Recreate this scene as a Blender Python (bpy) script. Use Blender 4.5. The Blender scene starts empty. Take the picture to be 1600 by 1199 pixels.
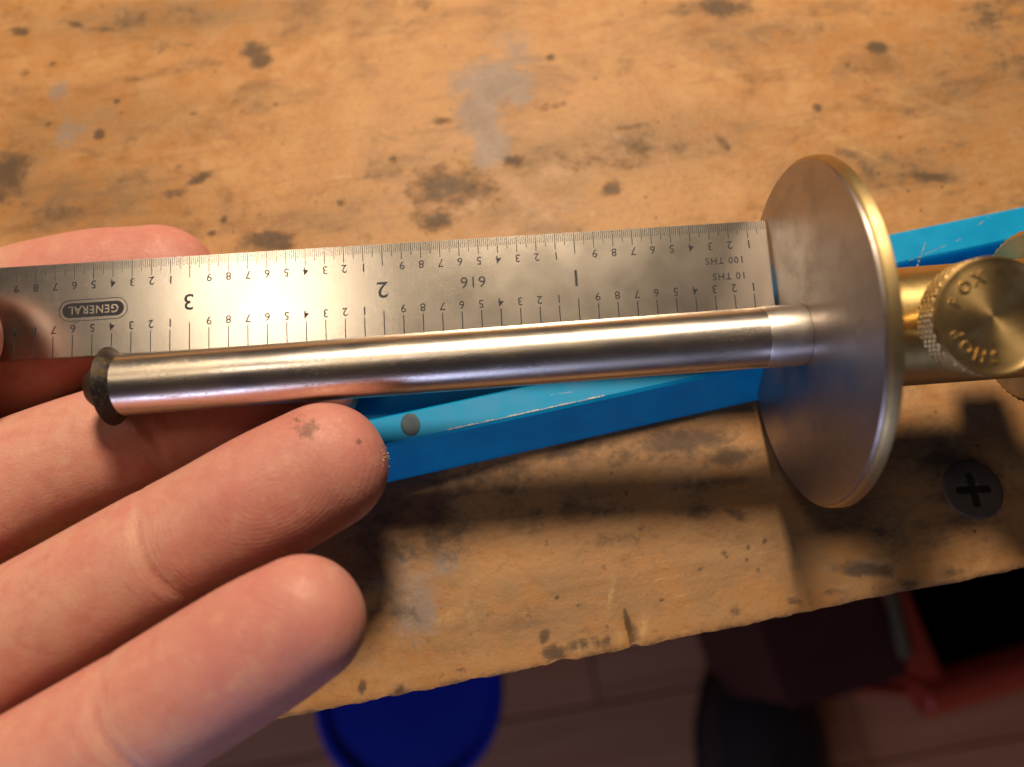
import bpy, bmesh, math, random
import numpy as np
from mathutils import Matrix, Vector, noise as mnoise

# ------------------------------------------------------------------ camera, world, lights, exposure
S = 0.001                                   # everything below is written in millimetres
TILT, D0, FPX = math.radians(20.0), 112.0, 1190.0
AX = np.array([1.0, 0, 0]); AU = np.array([0, math.cos(TILT), math.sin(TILT)])
AF = np.array([0, math.sin(TILT), -math.cos(TILT)]); CAM = -D0 * AF
scene = bpy.context.scene
col = scene.collection
cam_d = bpy.data.cameras.new('camera'); cam = bpy.data.objects.new('camera', cam_d); col.objects.link(cam)
cam.location = Vector(CAM * S); cam.rotation_euler = (TILT, 0, 0)
cam_d.sensor_width = 36; cam_d.lens = 36 * FPX / 1600
cam_d.clip_start = 0.005; cam_d.clip_end = 20
cam_d.dof.use_dof = True; cam_d.dof.focus_distance = 0.0955; cam_d.dof.aperture_fstop = 13.5
scene.camera = cam

world = bpy.data.worlds.new('World'); scene.world = world; world.use_nodes = True
wb = world.node_tree.nodes['Background']
wb.inputs[0].default_value = (0.021, 0.017, 0.017, 1); wb.inputs[1].default_value = 1.0

def lamp(name, kind, loc, energy, color, target=None, **kw):
    d = bpy.data.lights.new(name, kind); o = bpy.data.objects.new(name, d); col.objects.link(o)
    d.energy = energy; d.color = color
    o.location = Vector(loc)
    for k, v in kw.items(): setattr(d, k, v)
    if target is not None:
        o.rotation_euler = (Vector(target) - Vector(loc)).to_track_quat('-Z', 'Y').to_euler()
    return o
# warm bulb hanging above the far side of the bench
lamp('bench_bulb', 'POINT', (-0.002, 0.204, 0.322), 7.3, (1.0, 0.785, 0.545), shadow_soft_size=0.038)
# the room's ceiling lamp, above and to the left
lamp('ceiling_lamp', 'AREA', (-0.43, 0.10, 1.16), 1.15, (1.0, 0.80, 0.58), (0, 0, 0), shape='DISK', size=0.24)
# cool daylight from a window behind the photographer
lamp('window_light', 'AREA', (-0.35, -1.15, 0.16), 3.9, (0.60, 0.66, 1.0), (0, 0, 0), shape='RECTANGLE', size=0.5, size_y=0.38)

scene.render.engine = 'CYCLES'
scene.cycles.use_denoising = True
scene.cycles.max_bounces = 6; scene.cycles.diffuse_bounces = 3; scene.cycles.glossy_bounces = 4; scene.cycles.transmission_bounces = 2
scene.cycles.caustics_reflective = False; scene.cycles.caustics_refractive = False
scene.view_settings.view_transform = 'Standard'; scene.view_settings.look = 'None'
scene.view_settings.exposure = 0.0; scene.view_settings.gamma = 1.0
scene.view_settings.use_curve_mapping = False

# ------------------------------------------------------------------ helpers
def P(px, py, d):                           # a point d mm in front of the lens
    return CAM + d * ((px - 800) / FPX * AX - (py - 599.5) / FPX * AU + AF)
def PZ(px, py, z):                          # a point on the horizontal plane z
    r = P(px, py, 1.0) - CAM
    return CAM + r * ((z - CAM[2]) / r[2])

def tag(o, label=None, cat=None, group=None, kind=None):
    if label: o['label'] = label
    if cat: o['category'] = cat
    if group: o['group'] = group
    if kind: o['kind'] = kind
    return o
def link_mesh(name, me, mat=None, parent=None, smooth=False):
    if mat is not None: me.materials.append(mat)
    if smooth: me.polygons.foreach_set('use_smooth', [True] * len(me.polygons))
    o = bpy.data.objects.new(name, me); col.objects.link(o)
    if parent is not None: o.parent = parent
    return o
def mesh(name, verts, faces, mat=None, parent=None, smooth=False):
    me = bpy.data.meshes.new(name)
    me.from_pydata([tuple(np.asarray(v, float) * S) for v in verts], [], faces)
    me.update()
    return link_mesh(name, me, mat, parent, smooth)
def bm_obj(name, bm, mat=None, parent=None, smooth=False):      # bm in millimetres
    bmesh.ops.scale(bm, vec=(S, S, S), verts=bm.verts)
    me = bpy.data.meshes.new(name); bm.to_mesh(me); bm.free()
    return link_mesh(name, me, mat, parent, smooth)
def empty(name, origin=(0, 0, 0), ex=(1, 0, 0), ey=(0, 1, 0), ez=(0, 0, 1)):
    o = bpy.data.objects.new(name, None); col.objects.link(o)
    o.empty_display_size = 0.01
    m = Matrix.Identity(4)
    for i, a in enumerate((ex, ey, ez)):
        for j in range(3): m[j][i] = a[j]
    for j in range(3): m[j][3] = origin[j] * S
    o.matrix_world = m
    return o
def autosmooth(o, deg=35):
    me = o.data
    me.polygons.foreach_set('use_smooth', [True] * len(me.polygons))
    bm = bmesh.new(); bm.from_mesh(me)
    for e in bm.edges:
        e.smooth = not (len(e.link_faces) == 2 and e.calc_face_angle(0) > math.radians(deg))
    bm.to_mesh(me); bm.free()
    return o
def lathe(name, prof, mat, parent, n=96, deg=30):               # profile of (x, r) about the local X axis
    vs, fs, rows = [], [], []
    for x, r in prof:
        if r < 1e-6:
            rows.append([len(vs)]); vs.append((x, 0, 0))
        else:
            rows.append([len(vs) + k for k in range(n)])
            vs += [(x, r * math.cos(2 * math.pi * k / n), r * math.sin(2 * math.pi * k / n)) for k in range(n)]
    for a, b in zip(rows[:-1], rows[1:]):
        for k in range(n):
            k2 = (k + 1) % n
            if len(a) == 1 and len(b) == 1: continue
            if len(a) == 1: fs.append((a[0], b[k2], b[k]))
            elif len(b) == 1: fs.append((a[k], a[k2], b[0]))
            else: fs.append((a[k], a[k2], b[k2], b[k]))
    o = mesh(name, vs, fs, mat, parent)
    bm = bmesh.new(); bm.from_mesh(o.data); bmesh.ops.recalc_face_normals(bm, faces=bm.faces); bm.to_mesh(o.data); bm.free()
    return autosmooth(o, deg)
def box_bm(bm, x0, x1, y0, y1, z0, z1, m=None):
    v = [bm.verts.new(c) for c in ((x0, y0, z0), (x1, y0, z0), (x1, y1, z0), (x0, y1, z0), (x0, y0, z1), (x1, y0, z1), (x1, y1, z1), (x0, y1, z1))]
    if m is not None:
        for q in v: q.co = m @ q.co
    for f in ((3, 2, 1, 0), (4, 5, 6, 7), (0, 1, 5, 4), (1, 2, 6, 5), (2, 3, 7, 6), (3, 0, 4, 7)):
        bm.faces.new([v[i] for i in f])
    return v
def text_arrays(s, size, offset=0.0, depth=0.0, bevel=0.0, spacing=1.0, shear=0.0, res=3):
    c = bpy.data.curves.new('text', 'FONT'); c.body = s; c.size = 1.0
    c.align_x = 'CENTER'; c.align_y = 'CENTER'; c.offset = offset; c.space_character = spacing
    c.extrude = depth / size; c.bevel_depth = bevel; c.resolution_u = res; c.shear = shear
    o = bpy.data.objects.new('text', c); col.objects.link(o)
    dg = bpy.context.evaluated_depsgraph_get(); dg.update()
    me = bpy.data.meshes.new_from_object(o.evaluated_get(dg))
    v = np.array([x.co[:] for x in me.vertices]).reshape(-1, 3); f = [tuple(p.vertices) for p in me.polygons]
    bpy.data.objects.remove(o); bpy.data.curves.remove(c); bpy.data.meshes.remove(me)
    if len(v):                                                   # centre the ink, height of a capital = size
        mid = (v.max(0) + v.min(0)) / 2; v[:, :2] -= mid[:2]
        v[:, :2] *= size / max(1e-6, (v[:, 1].max() - v[:, 1].min())); v[:, 2] *= size
    return v, f
class Bag:                                                       # collects pieces of lettering or ticks into one mesh
    def __init__(self): self.v = []; self.f = []
    def add(self, v, f, at=(0, 0, 0), rot=0.0, sx=1.0):
        b = len(self.v); c, s = math.cos(rot), math.sin(rot)
        for x, y, z in v:
            x *= sx
            self.v.append((at[0] + c * x - s * y, at[1] + s * x + c * y, at[2] + z))
        self.f += [tuple(i + b for i in q) for q in f]
    def prism(self, x, y0, y1, w, h, z):                         # a scribed line: two small slopes
        b = len(self.v)
        self.v += [(x - w, y0, z), (x, y0, z + h), (x + w, y0, z), (x - w, y1, z), (x, y1, z + h), (x + w, y1, z)]
        self.f += [(b, b + 1, b + 4, b + 3), (b + 1, b + 2, b + 5, b + 4), (b, b + 2, b + 1), (b + 3, b + 4, b + 5)]

# ------------------------------------------------------------------ node helpers
class NT:
    def __init__(self, name):
        self.m = bpy.data.materials.new(name); self.m.use_nodes = True
        self.t = self.m.node_tree; self.b = self.t.nodes['Principled BSDF']; self.out = self.t.nodes['Material Output']
    def n(self, typ, **kw):
        x = self.t.nodes.new(typ)
        for k, v in kw.items(): setattr(x, k, v)
        return x
    def put(self, sock, v):
        if isinstance(v, bpy.types.NodeSocket): self.t.links.new(v, sock)
        elif isinstance(v, (tuple, list)) and len(v) == 3 and sock.type == 'RGBA': sock.default_value = (*v, 1)
        else: sock.default_value = v
    def set(self, **kw):
        for k, v in kw.items(): self.put(self.b.inputs[k.replace('_', ' ')], v)
    def coord(self, which='Object'): return self.n('ShaderNodeTexCoord').outputs[which]
    def mapping(self, v, scale=(1, 1, 1), rot=(0, 0, 0), loc=(0, 0, 0)):
        x = self.n('ShaderNodeMapping'); self.put(x.inputs[0], v)
        x.inputs['Scale'].default_value = scale; x.inputs['Rotation'].default_value = rot; x.inputs['Location'].default_value = loc
        return x.outputs[0]
    def noise(self, v, scale, detail=4, rough=0.55, dist=0.0, out='Fac'):
        x = self.n('ShaderNodeTexNoise'); self.put(x.inputs['Vector'], v)
        x.inputs['Scale'].default_value = scale; x.inputs['Detail'].default_value = detail
        x.inputs['Roughness'].default_value = rough; x.inputs['Distortion'].default_value = dist
        return x.outputs[out]
    def voronoi(self, v, scale, feature='F1', out='Distance', rand=1.0):
        x = self.n('ShaderNodeTexVoronoi'); x.feature = feature; self.put(x.inputs['Vector'], v)
        x.inputs['Scale'].default_value = scale; x.inputs['Randomness'].default_value = rand
        return x.outputs[out]
    def ramp(self, v, lo, hi, a=0.0, b=1.0, smooth=True):
        x = self.n('ShaderNodeMapRange'); x.interpolation_type = 'SMOOTHSTEP' if smooth else 'LINEAR'
        self.put(x.inputs['Value'], v)
        for k, q in (('From Min', lo), ('From Max', hi), ('To Min', a), ('To Max', b)): self.put(x.inputs[k], q)
        return x.outputs[0]
    def math(self, op, a, b=None, c=None, clamp=False):
        x = self.n('ShaderNodeMath', operation=op, use_clamp=clamp); self.put(x.inputs[0], a)
        if b is not None: self.put(x.inputs[1], b)
        if c is not None: self.put(x.inputs[2], c)
        return x.outputs[0]
    def mix(self, f, a, b, mode='MIX'):
        x = self.n('ShaderNodeMix', data_type='RGBA', blend_type=mode)
        self.put(x.inputs[0], f); self.put(x.inputs[6], a); self.put(x.inputs[7], b)
        return x.outputs[2]
    def attr(self, name, out='Fac'):
        x = self.n('ShaderNodeAttribute', attribute_name=name); return x.outputs[out]
    def bump(self, h, dist, strength=1.0, normal=None):
        x = self.n('ShaderNodeBump'); self.put(x.inputs['Height'], h)
        x.inputs['Distance'].default_value = dist * S; x.inputs['Strength'].default_value = strength
        if normal is not None: self.put(x.inputs['Normal'], normal)
        return x.outputs[0]
    def tangent_x(self, axis=(1, 0, 0)):
        x = self.n('ShaderNodeVectorTransform', vector_type='VECTOR', convert_from='OBJECT', convert_to='WORLD')
        x.inputs[0].default_value = axis
        return x.outputs[0]

MM = (1000, 1000, 1000)                                           # object coordinates -> millimetres

def mat_ruler():
    m = NT('brushed_rule_steel'); c = m.mapping(m.coord(), MM)
    brush = m.noise(m.mapping(c, (0.5, 16, 1)), 1.0, 3, 0.6)
    cloud = m.noise(c, 0.16, 4, 0.6)
    scr = m.noise(m.mapping(c, (0.22, 9.0, 1), (0, 0, math.radians(38))), 1.0, 2, 0.5)
    scrm = m.ramp(scr, 0.71, 0.76)
    scr2 = m.ramp(m.noise(m.mapping(c, (0.15, 8.0, 1), (0, 0, math.radians(52))), 1.3, 2, 0.5), 0.73, 0.78)
    s = m.math('MAXIMUM', scrm, scr2)
    base = m.mix(cloud, (0.62, 0.565, 0.50), (0.67, 0.615, 0.55))
    base = m.mix(m.math('MULTIPLY', s, 0.25), base, (0.85, 0.80, 0.72))
    rough = m.math('ADD', m.ramp(cloud, 0.3, 0.7, 0.21, 0.235), m.math('MULTIPLY', brush, 0.05))
    m.set(Base_Color=base, Metallic=1.0, Roughness=rough, Anisotropic=0.25, Tangent=m.tangent_x((0, 1, 0)),
          Normal=m.bump(m.math('ADD', brush, m.math('MULTIPLY', s, -0.35)), 0.0022))
    return m.m
def mat_mark():
    m = NT('blackened_engraving')
    m.set(Base_Color=(0.045, 0.045, 0.055), Metallic=0.6, Roughness=0.42)
    return m.m
def mat_rod():
    m = NT('plated_rod'); c = m.mapping(m.coord(), MM)
    fine = m.noise(m.mapping(c, (3, 1.2, 1.2)), 1.6, 4, 0.7)
    worn = m.noise(m.mapping(c, (0.10, 0.35, 0.35)), 1.0, 4, 0.65)
    pit = m.math('MULTIPLY', m.ramp(m.noise(m.mapping(c, (0.8, 1.4, 1.4)), 2.4, 4, 0.75), 0.52, 0.68), m.ramp(m.noise(m.mapping(c, (0.05, 0.2, 0.2)), 1.0, 3, 0.6), 0.40, 0.58, 0.25, 1.0))
    base = m.mix(m.ramp(worn, 0.40, 0.62), (0.86, 0.81, 0.78), (0.78, 0.69, 0.58))
    base = m.mix(m.math('MULTIPLY', pit, 0.42), base, (0.36, 0.28, 0.19))
    rough = m.math('ADD', m.ramp(worn, 0.35, 0.65, 0.28, 0.36), m.math('MULTIPLY', pit, 0.12))
    m.set(Base_Color=base, Metallic=1.0, Roughness=rough, Normal=m.bump(m.math('ADD', fine, m.math('MULTIPLY', pit, -0.5)), 0.007),
          Anisotropic=0.5, Anisotropic_Rotation=0.25, Tangent=m.n('ShaderNodeTangent', direction_type='RADIAL', axis='X').outputs[0])
    return m.m
def mat_satin(name, colr, rough, aniso=0.0, radial=False, smudge=0.5):
    m = NT(name); c = m.mapping(m.coord(), MM)
    cl = m.noise(c, 0.22, 5, 0.65); fine = m.noise(c, 2.2, 3, 0.6)
    sm = m.ramp(cl, 0.42, 0.72)
    base = m.mix(m.math('MULTIPLY', sm, smudge), colr, tuple(x * 0.62 for x in colr))
    speck = m.ramp(m.noise(c, 1.1, 2, 0.5), 0.69, 0.76)
    base = m.mix(m.math('MULTIPLY', speck, 0.35), base, tuple(min(0.95, x * 1.25) for x in colr))
    wipe = m.ramp(m.noise(m.mapping(c, (0.3, 0.5, 0.14), (0.5, 0, 0)), 1.0, 6, 0.75, 0.6), 0.55, 0.78)
    base = m.mix(m.math('MULTIPLY', wipe, 0.30), base, tuple(min(0.95, x * 1.5) for x in colr))
    r = m.math('ADD', m.ramp(cl, 0.35, 0.7, rough, rough + 0.12), m.math('MULTIPLY', fine, 0.06))
    m.set(Base_Color=base, Metallic=1.0, Roughness=r, Normal=m.bump(m.math('ADD', fine, m.math('MULTIPLY', wipe, 0.8)), 0.006))
    if name == 'smudged_fence_steel':
        sep = m.n('ShaderNodeSeparateXYZ'); m.put(sep.inputs[0], c)
        rad = m.math('SQRT', m.math('ADD', m.math('MULTIPLY', sep.outputs[1], sep.outputs[1]), m.math('MULTIPLY', sep.outputs[2], sep.outputs[2])))
        cmb = m.n('ShaderNodeCombineXYZ'); m.put(cmb.inputs[0], rad)
        lines = m.noise(cmb.outputs[0], 3.2, 3, 0.7)
        m.set(Normal=m.bump(m.math('ADD', m.math('MULTIPLY', lines, 0.8), m.math('ADD', fine, m.math('MULTIPLY', wipe, 0.8))), 0.007))
    if aniso:
        t = m.n('ShaderNodeTangent', direction_type='RADIAL', axis='X' if not radial else radial)
        m.set(Anisotropic=aniso, Anisotropic_Rotation=0.25, Tangent=t.outputs[0])
    return m.m
def mat_dark_steel():
    m = NT('grimy_tool_steel'); c = m.mapping(m.coord(), MM)
    g = m.noise(c, 0.9, 5, 0.7); s = m.ramp(m.noise(c, 2.5, 3, 0.6), 0.58, 0.68)
    base = m.mix(m.ramp(g, 0.45, 0.66), (0.032, 0.028, 0.030), (0.085, 0.064, 0.034))
    base = m.mix(m.math('MULTIPLY', s, 0.3), base, (0.30, 0.25, 0.14))
    m.set(Base_Color=base, Metallic=0.65, Roughness=m.ramp(g, 0.3, 0.7, 0.35, 0.7), Normal=m.bump(g, 0.025))
    return m.m
def mat_bench():
    m = NT('stained_bench_board'); c = m.mapping(m.coord(), MM)
    grain = m.noise(m.mapping(c, (0.06, 0.55, 0.5)), 1.0, 5, 0.6, 0.4)
    big = m.noise(c, 0.035, 4, 0.6); mid = m.noise(c, 0.16, 5, 0.68); fine = m.noise(c, 0.9, 4, 0.7)
    base = m.mix(m.ramp(mid, 0.30, 0.70), (0.43, 0.205, 0.070), (0.55, 0.315, 0.142))
    base = m.mix(m.math('MULTIPLY', m.ramp(big, 0.38, 0.68), 0.45), base, (0.47, 0.235, 0.085))
    base = m.mix(m.math('MULTIPLY', m.ramp(grain, 0.52, 0.72), 0.28), base, (0.30, 0.135, 0.045))
    # ingrained dirt at several sizes
    g1 = m.ramp(m.noise(m.mapping(c, (0.045, 0.085, 0.06), (0, 0, 0.2)), 1.0, 8, 0.68, 0.5), 0.47, 0.72)
    g2 = m.ramp(m.noise(m.mapping(c, (0.20, 0.30, 0.2), loc=(31, 7, 0)), 1.0, 7, 0.72, 0.3), 0.50, 0.74)
    base = m.mix(m.math('MULTIPLY', g1, 0.70), base, (0.165, 0.090, 0.042))
    base = m.mix(m.math('MULTIPLY', m.math('MULTIPLY', g2, m.ramp(g1, 0.0, 0.6, 0.35, 1.0)), 0.72), base, (0.110, 0.058, 0.030))
    streak = m.ramp(m.noise(m.mapping(c, (0.018, 0.9, 0.5), (0, 0, 0.05)), 1.0, 6, 0.6, 0.2), 0.56, 0.74)
    base = m.mix(m.math('MULTIPLY', streak, 0.35), base, (0.24, 0.115, 0.040))
    # pale scuffs
    sc = m.math('MULTIPLY', m.ramp(m.noise(m.mapping(c, (0.10, 0.8, 0.5), (0, 0, math.radians(35))), 1.0, 4, 0.65), 0.60, 0.72), m.ramp(big, 0.42, 0.6))
    base = m.mix(m.math('MULTIPLY', sc, 0.30), base, (0.72, 0.50, 0.27))
    grit = m.ramp(m.noise(m.mapping(c, (0.8, 1.1, 1)), 1.0, 6, 0.78, 0.3), 0.53, 0.70)
    base = m.mix(m.math('MULTIPLY', grit, 0.42), base, (0.135, 0.070, 0.030))
    nick = m.ramp(m.noise(m.mapping(c, (0.12, 1.3, 1), (0, 0, math.radians(-28))), 1.0, 4, 0.6), 0.66, 0.74)
    base = m.mix(m.math('MULTIPLY', nick, 0.40), base, (0.70, 0.47, 0.24))
    # broad dull film, plus shade painted into the lower bench colour
    ol = m.math('MULTIPLY', m.attr('film_shade'), m.ramp(mid, 0.30, 0.62, 0.35, 1.0))
    base = m.mix(m.math('MULTIPLY', ol, 0.82), base, (0.125, 0.085, 0.050))
    # chalky grey residue
    gm = m.ramp(m.math('ADD', m.attr('residue'), m.math('ADD', m.math('MULTIPLY', m.math('SUBTRACT', mid, 0.5), 1.1), m.math('MULTIPLY', m.math('SUBTRACT', m.noise(m.mapping(c, (0.3, 0.4, 0.4), loc=(50, 3, 0)), 1.0, 7, 0.75), 0.5), 1.4))), 0.22, 0.70)
    base = m.mix(m.math('MULTIPLY', gm, 0.75), base, m.mix(fine, (0.19, 0.155, 0.150), (0.33, 0.265, 0.235)))
    # oil and burn marks with a ragged border
    nn = m.math('ADD', m.math('MULTIPLY', m.math('SUBTRACT', mid, 0.5), 1.0), m.math('MULTIPLY', m.math('SUBTRACT', fine, 0.5), 0.55))
    n3 = m.noise(m.mapping(c, (0.34, 0.46, 0.4), loc=(5, 3, 0)), 1.0, 7, 0.74, 0.4)
    nn = m.math('ADD', nn, m.math('MULTIPLY', m.math('SUBTRACT', n3, 0.5), 1.5))
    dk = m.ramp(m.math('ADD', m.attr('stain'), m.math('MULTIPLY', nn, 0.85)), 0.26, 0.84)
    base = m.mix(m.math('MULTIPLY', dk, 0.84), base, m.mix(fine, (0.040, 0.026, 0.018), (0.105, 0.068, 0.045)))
    # small specks everywhere
    sp = m.ramp(m.noise(m.mapping(c, (0.36, 0.42, 0.4)), 1.0, 2, 0.5), 0.70, 0.80)
    base = m.mix(m.math('MULTIPLY', sp, 0.55), base, (0.060, 0.042, 0.036))
    sp2 = m.math('MULTIPLY', m.ramp(m.voronoi(c, 0.30), 0.12, 0.03), m.ramp(m.noise(c, 0.09, 2), 0.54, 0.62))
    base = m.mix(m.math('MULTIPLY', sp2, 0.8), base, (0.055, 0.038, 0.032))
    base = m.mix(m.math('MULTIPLY', m.attr('chip'), m.ramp(fine, 0.35, 0.65, 0.15, 0.85)), base, (0.62, 0.43, 0.20))
    rough = m.math('ADD', m.ramp(mid, 0.3, 0.7, 0.42, 0.60), m.math('MULTIPLY', dk, 0.1))
    h = m.math('ADD', m.math('MULTIPLY', mid, 0.6), m.math('ADD', m.math('MULTIPLY', fine, 0.35), m.math('MULTIPLY', dk, -0.25)))
    m.set(Base_Color=base, Roughness=rough, Normal=m.bump(h, 0.28))
    m.b.inputs['Specular IOR Level'].default_value = 0.35
    return m.m
def mat_blue():
    m = NT('anodised_blue'); c = m.mapping(m.coord(), MM)
    cl = m.noise(c, 0.25, 4, 0.6)
    scr = m.ramp(m.noise(m.mapping(c, (0.9, 0.10, 0.5), (0, 0, math.radians(20))), 1.0, 3, 0.5), 0.735, 0.76)
    base = m.mix(m.ramp(cl, 0.3, 0.7), (0.0, 0.285, 0.62), (0.0, 0.33, 0.69))
    base = m.mix(m.math('MULTIPLY', scr, 0.30), base, (0.30, 0.34, 0.38))
    m.set(Base_Color=base, Specular_IOR_Level=0.25, Metallic=0.0, Roughness=m.ramp(cl, 0.3, 0.7, 0.45, 0.6), Normal=m.bump(m.noise(c, 3.0, 3), 0.01))
    return m.m
def mat_plain(name, colr, rough=0.5, metal=0.0, var=0.25, scale=0.1, bump=0.05):
    m = NT(name); c = m.mapping(m.coord(), MM); n = m.noise(c, scale, 5, 0.62)
    m.set(Base_Color=m.mix(n, tuple(x * (1 - var) for x in colr), tuple(min(1, x * (1 + var)) for x in colr)), Roughness=m.ramp(n, 0.3, 0.7, rough - 0.06, rough + 0.08), Metallic=metal, Normal=m.bump(n, bump))
    return m.m
def mat_skin():
    m = NT('skin'); c = m.mapping(m.coord(), MM)
    big = m.noise(c, 0.10, 4, 0.6); mid = m.noise(c, 0.45, 4, 0.65); fine = m.noise(c, 3.2, 3, 0.6)
    tip = m.attr('tip'); cr = m.attr('crease')
    base = m.mix(m.ramp(big, 0.35, 0.68), (0.63, 0.338, 0.262), (0.655, 0.300, 0.252))
    patch = m.ramp(m.noise(m.mapping(c, (1, 1, 1), loc=(9, 4, 2)), 0.17, 3, 0.55), 0.40, 0.64)
    base = m.mix(m.math('MULTIPLY', patch, 0.55), base, (0.60, 0.235, 0.195))
    base = m.mix(m.math('MULTIPLY', tip, 0.60), base, (0.575, 0.222, 0.200))
    base = m.mix(m.math('MULTIPLY', m.ramp(mid, 0.48, 0.72), 0.45), base, (0.52, 0.195, 0.160))
    base = m.mix(m.math('MULTIPLY', m.ramp(mid, 0.50, 0.28), 0.42), base, (0.69, 0.41, 0.29))
    line = m.ramp(cr, 0.42, 0.05)
    base = m.mix(m.math('MULTIPLY', line, 0.13), base, (0.40, 0.135, 0.095))
    pale = m.math('MULTIPLY', m.ramp(m.math('ABSOLUTE', m.math('SUBTRACT', cr, 0.95)), 0.8, 0.1), 0.22)
    base = m.mix(pale, base, (0.74, 0.46, 0.34))
    d = m.ramp(m.math('ADD', m.attr('dirt'), m.math('MULTIPLY', m.math('SUBTRACT', m.noise(c, 1.5, 5, 0.75), 0.5), 1.7)), 0.44, 0.80)
    base = m.mix(m.math('MULTIPLY', d, 0.62), base, (0.10, 0.055, 0.035))
    ridge = m.math('MULTIPLY', m.math('SINE', m.math('MULTIPLY', m.math('ADD', m.attr('ridge'), m.math('MULTIPLY', mid, 0.55)), 2 * math.pi / 0.55)), m.attr('ridge_w'))
    fuv = m.attr('finger_uv', 'Vector')
    wr = m.noise(c, 1.3, 4, 0.7)
    fold = m.noise(m.mapping(fuv, (1.5, 0.16, 1)), 1.0, 4, 0.6, 0.8)
    fold = m.math('MULTIPLY', m.math('MULTIPLY', m.ramp(fold, 0.30, 0.66), 0.8), m.ramp(cr, 7.0, 0.5))
    cells = m.voronoi(c, 1.5, 'DISTANCE_TO_EDGE')
    h = m.math('ADD', m.math('MULTIPLY', ridge, 0.11), m.math('ADD', m.math('MULTIPLY', wr, 0.9), m.math('MULTIPLY', m.ramp(cells, 0.0, 0.10), 0.35)))
    h = m.math('ADD', h, fold)
    nb = m.bump(h, 0.045)
    nb = m.bump(m.ramp(cr, 0.0, 0.60), 0.075, 1.0, nb)
    m.set(Base_Color=base, Roughness=m.ramp(mid, 0.3, 0.7, 0.42, 0.55), Normal=nb)
    m.b.inputs['Subsurface Weight'].default_value = 0.35
    m.b.inputs['Subsurface Radius'].default_value = (1.0, 0.32, 0.18)
    m.b.inputs['Subsurface Scale'].default_value = 1.7 * S
    m.b.inputs['Specular IOR Level'].default_value = 0.40
    return m.m

M_rule, M_mark, M_rod = mat_ruler(), mat_mark(), mat_rod()
M_face = mat_satin('smudged_fence_steel', (0.43, 0.385, 0.365), 0.37, 0.5, smudge=0.30)
M_bush = mat_satin('satin_bushing_steel', (0.62, 0.575, 0.54), 0.38, 0.4, smudge=0.3)
M_brass = mat_satin('satin_brass', (0.78, 0.575, 0.25), 0.38, 0.75, smudge=0.40)
M_rim = mat_satin('tarnished_brass', (0.60, 0.455, 0.225), 0.42, 0.6, smudge=0.5)
M_brass_turned = mat_satin('turned_brass', (0.68, 0.48, 0.22), 0.36, 0.60, radial='Z', smudge=0.35)
M_dark, M_bench, M_blue, M_skin = mat_dark_steel(), mat_bench(), mat_blue(), mat_skin()
M_bare = mat_plain('bare_worn_metal', (0.34, 0.34, 0.35), 0.55, 0.5, 0.3, 0.8, 0.02)
M_screw = mat_plain('oxidised_screw', (0.105, 0.078, 0.062), 0.65, 0.3, 0.5, 0.5, 0.10)

M_slot = mat_plain('dark_slot', (0.018, 0.014, 0.012), 0.9, 0, 0.3, 0.5)  # darker colour for the faces of the shallow cross slot

# ------------------------------------------------------------------ the workbench
def smooth01(x): x = np.clip(x, 0, 1); return x * x * (3 - 2 * x)
E0, E1 = PZ(500, 1112, 0), PZ(1600, 888, 0)
eu = (E1 - E0) / np.linalg.norm(E1 - E0); ev = np.array([-eu[1], eu[0], 0])
bench = empty('workbench', E0, eu, ev, (0, 0, 1))
tag(bench, kind='structure')
def to_bench(p): d = np.asarray(p) - E0; return float(d @ eu), float(d @ ev)

us = np.concatenate([[-600, -400, -260, -180, -130], np.arange(-100, 116, 0.5), [130, 180, 260, 400, 600]])
vs_ = np.concatenate([np.arange(0, 146, 0.5), [160, 200, 260, 350, 500, 700]])
UU, VV = np.meshgrid(us, vs_)
ZZ = np.zeros_like(UU)
rs = np.random.RandomState(3)
def nz(x, s, seed): return mnoise.noise(Vector((x * s, seed * 7.3, 0.5)))
jag = np.array([0.10 * nz(u, 0.12, 1) + 0.22 * nz(u, 0.6, 2) + 0.18 * abs(nz(u, 1.6, 3)) for u in us])
crack_u = to_bench(PZ(992, 1003, 0))[0]
jag += np.where(np.abs(us - crack_u) < 0.6, 0.3, 0)
for c0, w, a in ((crack_u - 10, 1.4, 0.28), (crack_u + 19, 1.0, 0.22), (crack_u + 37, 1.5, 0.25), (12, 1.2, 0.2)):
    jag += a * np.exp(-((us - c0) / w) ** 2)
VV += jag[None, :] * np.exp(-VV / 1.2)
ZZ -= 0.5 * np.exp(-VV / 0.45) * (0.5 + 0.5 * np.abs(np.array([nz(u, 0.35, 5) for u in us]))[None, :])   # edge rounded by wear

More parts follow.
